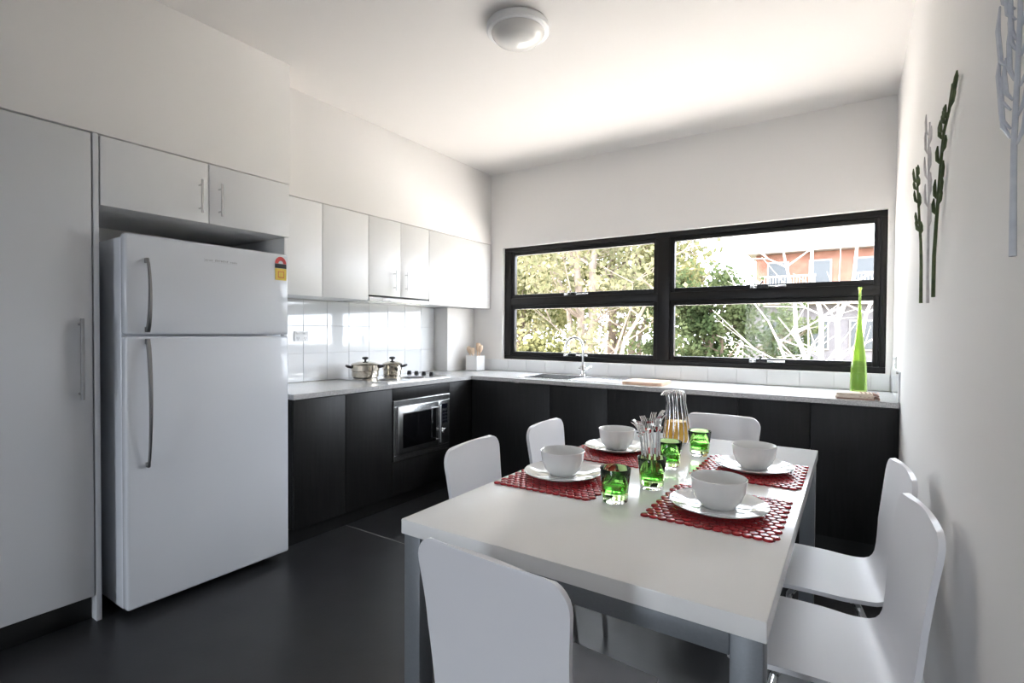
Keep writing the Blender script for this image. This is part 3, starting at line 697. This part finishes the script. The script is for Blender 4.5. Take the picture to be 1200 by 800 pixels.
def on_wall(px, py):
    k = XR-.014
    x = (px-600)/F_PX; y = (py-400)/F_PX; x, y = x*math.cos(ROLL)+y*math.sin(ROLL), -x*math.sin(ROLL)+y*math.cos(ROLL)
    d = _f0*(math.cos(PITCH)+y*math.sin(PITCH)) + _r0*x + Vector((0, 0, math.sin(PITCH)-y*math.cos(PITCH))); s = k/d.x
    return (d.y*s, CAM_H+d.z*s)
sprig('wall_sprig', 'short olive green sprig on the right wall closest to the window', [on_wall(*p) for p in ((1079, 355), (1079.5, 310), (1079, 285), (1077, 250), (1075.5, 225), (1074, 196))], 'sprig',
      [(.46, 1), (.48, -1), (.53, -1), (.66, 1), (.70, -1), (.82, -1), (.84, 1), (.88, -1), (.92, 1)], .0058, .065, 3, .0055)
sprig('wall_sprig', 'thin whitish sprig between the two green sprigs on the right wall', [on_wall(*p) for p in ((1087, 355), (1087.5, 290), (1088.5, 230), (1088, 180), (1089.5, 143))], 'sprigw',
      [(.35, 1), (.45, -1), (.5, 1), (.6, -1), (.65, 1), (.75, -1), (.82, 1), (.9, -1)], .0045, .07, 5, .004)
sprig('wall_sprig', 'tall olive green sprig with many buds leaning on the right wall', [on_wall(*p) for p in ((1093.5, 348), (1094.5, 300), (1097, 262), (1100, 225), (1103, 185), (1106, 155), (1112, 130), (1116.5, 98))], 'sprig',
      [(.33, -1), (.37, 1), (.40, -1), (.42, 1), (.47, 1), (.55, -1), (.60, 1), (.68, -1), (.72, -1), (.78, -1), (.82, -1), (.84, -1), (.87, 1), (.92, 1), (.96, 1)], .0055, .055, 7, .0050)
sprig('frosted_wall_sprig', 'large silvery white sprig with overlapping strips on the right wall', [(1.108, 1.392), (1.112, 1.48), (1.115, 1.565), (1.105, 1.66), (1.095, 1.76), (1.10, 1.88)], 'frost',
      [(.40+.030*i, (1 if i % 3 == 0 else -1)) for i in range(18)], .005, .085, 11, .0036, 1.9)

# ------------------------------------------------------------------ outside
gd = thing('ground', loc=(0, 20, -.5), kind='structure'); gd['label'] = 'pale apron added to bounce sunlight indoors, and dry lawn outside the window'
box('lawn', -60, 60, 11.5, 90, -.9, -.48, 'lawn', gd, 0); box('apron', -60, 60, 4.3, 11.5, -.9, -.5, 'paving', gd, 0); box('rear_paving', -60, 60, -40, 4.3, -.9, -.5, 'pavers', gd, 0)  # unseen pale apron, added and widened to bounce sunlight up through the window
def tree(name, label, x, y, h, trunks, crown, nleaf, leafm, barkm, seed, leaf=(.13, .05), group='trees outside the window', cat='tree'):
    rnd = random.Random(seed); t = thing(name, label, cat, (x, y, -.48), group)
    bm = B(); tips = []
    for (dx, dy, r, hh) in trunks:
        p = Vector((x, y, -.55)); e = Vector((x+dx, y+dy, -.48+hh)); pts = [p]
        for i in range(1, 7):
            f = i/6; pts.append(p.lerp(e, f) + Vector((rnd.uniform(-.1, .1), rnd.uniform(-.1, .1), 0))*(1 if i < 6 else .3))
        tube(bm, pts, [r*(1-.75*i/6) for i in range(7)], 7)
        for k in range(9):
            i = rnd.randint(2, 6); b = pts[i]; a = rnd.uniform(0, 2*PI); L = rnd.uniform(.5, 1.4)*h*.16
            q = [b, b+Vector((math.cos(a), math.sin(a), .55))*L*.5, b+Vector((math.cos(a)*1.2, math.sin(a)*1.2, 1.0+rnd.uniform(-.5, .4)))*L]
            tube(bm, q, [r*.32, r*.2, r*.07], 5); tips.append(q[-1])
            for s in range(2):
                a2 = a+rnd.uniform(-1, 1); tube(bm, [q[1], q[1]+Vector((math.cos(a2), math.sin(a2), rnd.uniform(-.1, .8)))*L*.7], [r*.14, r*.04], 4)
    mk('trunk', bm, barkm, t, 60)
    if nleaf:
        verts = []; faces = []
        clus = [(Vector((x+cx, y+cy, cz)), cr) for cx, cy, cz, cr in crown] + [(p, h*.09) for p in tips]
        for i in range(nleaf):
            c, r = rnd.choice(clus)
            d = Vector((rnd.gauss(0, 1), rnd.gauss(0, 1), rnd.gauss(0, .8))); d = d.normalized()*r*rnd.random()**.45
            p = c+d; a = Vector((rnd.gauss(0, 1), rnd.gauss(0, 1), rnd.gauss(0, 1)-.4)).normalized(); b = a.orthogonal().normalized(); b = (b*math.cos(i)+a.cross(b)*math.sin(i))
            l, wd = leaf[0]*rnd.uniform(.7, 1.3), leaf[1]*rnd.uniform(.7, 1.3); n = len(verts)
            verts += [p, p+a*l*.5+b*wd, p+a*l, p+a*l*.5-b*wd]; faces.append((n, n+1, n+2, n+3))
        me = bpy.data.meshes.new('foliage'); me.from_pydata([v-ORG[t] for v in verts], [], faces); me.materials.append(M[leafm])
        o = bpy.data.objects.new('foliage', me); C.objects.link(o); o.parent = t; o['kind'] = 'stuff'
    return t
tree('gum_tree', 'tall pale gum tree with several stems outside the left window', -5.3, 11.2, 7, [(-.5, .1, .13, 6.5), (.35, .2, .12, 6.8), (.0, .5, .10, 6.0), (-1.0, .0, .09, 4.8)],
     [(-1.4, .2, 3.0, .9), (1.2, .2, 3.4, .9), (-.3, .3, 4.6, 1.2), (.7, .6, 2.3, .6), (-1.5, .3, 1.5, .6)], 5200, 'leafp', 'bark', 1)
tree('leaning_tree', 'pale bare trunk leaning to the right behind the sink tap', -4.55, 10.2, 4.5, [(1.35, .2, .07, 3.2), (.75, .1, .045, 2.8)], [(1.3, .3, 3.0, .5)], 500, 'leafp', 'bark', 12)
tree('bushy_tree', 'yellow-green bushy tree at the left edge of the window view', -8.6, 13.0, 6, [(-.4, 0, .14, 5), (.6, .2, .12, 5)],
     [(0, 0, 1.2, 1.3), (-.9, 0, 2.6, 1.2), (1.0, 0, 2.4, 1.2), (.1, 0, 3.7, 1.3), (1.7, 0, 1.0, .9)], 7000, 'leafy', 'barkd', 2)
tree('bushy_tree', 'mid green bushy tree deep behind the tall gum', -7.2, 17.5, 8, [(0, 0, .2, 6), (1, .2, .15, 5)],
     [(-1.8, 0, 1.6, 1.6), (1.4, 0, 1.5, 1.5), (-.4, 0, 3.2, 1.8), (2.2, 0, 3.4, 1.5), (-2.6, 0, 3.8, 1.5), (.4, 0, 5.2, 1.7)], 9000, 'leafy', 'barkd', 3, (.17, .07))
tree('bushy_tree', 'pale hazy tree deep behind the window mullion', -8.6, 23.5, 9, [(0, 0, .2, 6), (1, .2, .15, 5)],
     [(-1.8, 0, 1.4, 1.8), (1.6, 0, 1.5, 1.7), (-.4, 0, 3.4, 2.0), (2.4, 0, 3.6, 1.5), (-3.6, 0, 3.0, 1.8), (.4, 0, 5.6, 1.9), (-3.4, 0, 5.6, 1.7)], 9000, 'leafp', 'barkd', 31, (.20, .085))
tree('bushy_tree', 'pale hazy tree deep behind the left window jamb', -14.8, 20.5, 9, [(0, 0, .2, 6), (1, .2, .15, 5)],
     [(-1.8, 0, 1.4, 1.8), (1.6, 0, 1.5, 1.7), (-.4, 0, 3.4, 2.0), (2.4, 0, 3.6, 1.5), (-2.6, 0, 3.0, 1.8), (.4, 0, 5.6, 1.9)], 8000, 'leafp', 'barkd', 32, (.20, .085))
tree('round_tree', 'dense mid green round tree outside the right window', -2.95, 13.4, 4, [(0, 0, .13, 2.6), (.3, .2, .09, 2.6)],
     [(-.7, 0, 1.5, .85), (.5, 0, 1.4, .85), (-.2, 0, 2.3, .9), (.8, .3, 2.2, .55), (-.9, .2, 2.5, .55), (.0, 0, .6, .8)], 7500, 'leafm', 'barkd', 4, (.11, .045))
tree('round_tree', 'smaller olive shrub tree beside the dense round tree', -1.75, 14.5, 3, [(0, 0, .08, 2.0), (.3, 0, .06, 1.8)], [(.1, 0, 1.5, .55), (-.3, 0, .9, .5), (.5, 0, 2.1, .35)], 2200, 'leafm', 'barkd', 5, (.10, .04))
tree('bare_tree', 'bare white-barked tree with forked branches behind the vase', -.38, 10.6, 5, [(-.75, .1, .055, 3.6), (-.25, .3, .06, 4.2), (.45, .1, .06, 4.0), (.9, .3, .05, 3.2), (-1.2, 0, .04, 2.4)], [], 0, 'leafp', 'barkw', 6)
tree('low_shrub', 'low green shrub at the foot of the tall gum', -6.2, 10.4, 1.6, [(0, 0, .05, 1.2), (.3, 0, .04, 1.3)], [(-.6, 0, .8, .55), (.3, 0, .9, .6), (1.2, 0, .6, .55)], 3000, 'leafy', 'barkd', 8, (.10, .045), cat='shrub')
tree('low_shrub', 'low green shrub to the right of the leaning trunk', -3.75, 11.6, 1.6, [(0, 0, .05, 1.2), (.3, 0, .04, 1.3)], [(-.4, 0, .9, .5), (.4, 0, 1.1, .55), (.0, 0, 1.9, .45)], 2600, 'leafm', 'barkd', 9, (.10, .045), cat='shrub')
# neighbouring building
bt = thing('apartment_building', 'terracotta and grey apartment block across the yard', 'building', (0, 24, -.48))
box('lower_wall', -3.6, 7, 22, 27, -.48, 2.35, 'render', bt, .01); box('upper_wall', -3.2, 7, 22.3, 27, 2.60, 4.35, 'brick', bt, .01)
box('slab_edge', -3.7, 7.1, 21.5, 27, 2.36, 2.59, 'roofm', bt, .01); box('roof', -3.5, 7.2, 21.9, 27.2, 4.36, 4.52, 'roofm', bt, .01)
for i in range(7):
    x = -2.8+i*1.4
    wv = box('window', x, x+.75, 22.24, 22.31, 3.05, 4.05, 'roofm', bt, .01); box('pane', x+.06, x+.69, 22.22, 22.25, 3.11, 3.99, 'bglass', wv, 0)
    wv = box('window', x-.1, x+.7, 21.94, 22.01, .7, 1.8, 'roofm', bt, .01); box('pane', x-.04, x+.64, 21.92, 21.95, .76, 1.74, 'bglass', wv, 0)
for i in range(3):
    x = -2.9+i*2.9
    bl = box('balcony', x, x+1.8, 21.2, 22.29, 2.60, 2.70, 'render', bt, .01)
    bm = B()
    for k in range(19): bx(bm, x+.03+k*.096, x+.055+k*.096, 21.22, 21.25, 2.70, 3.35)
    bx(bm, x, x+1.8, 21.2, 21.27, 3.35, 3.41); mk('railing', bm, 'barkw', bl)
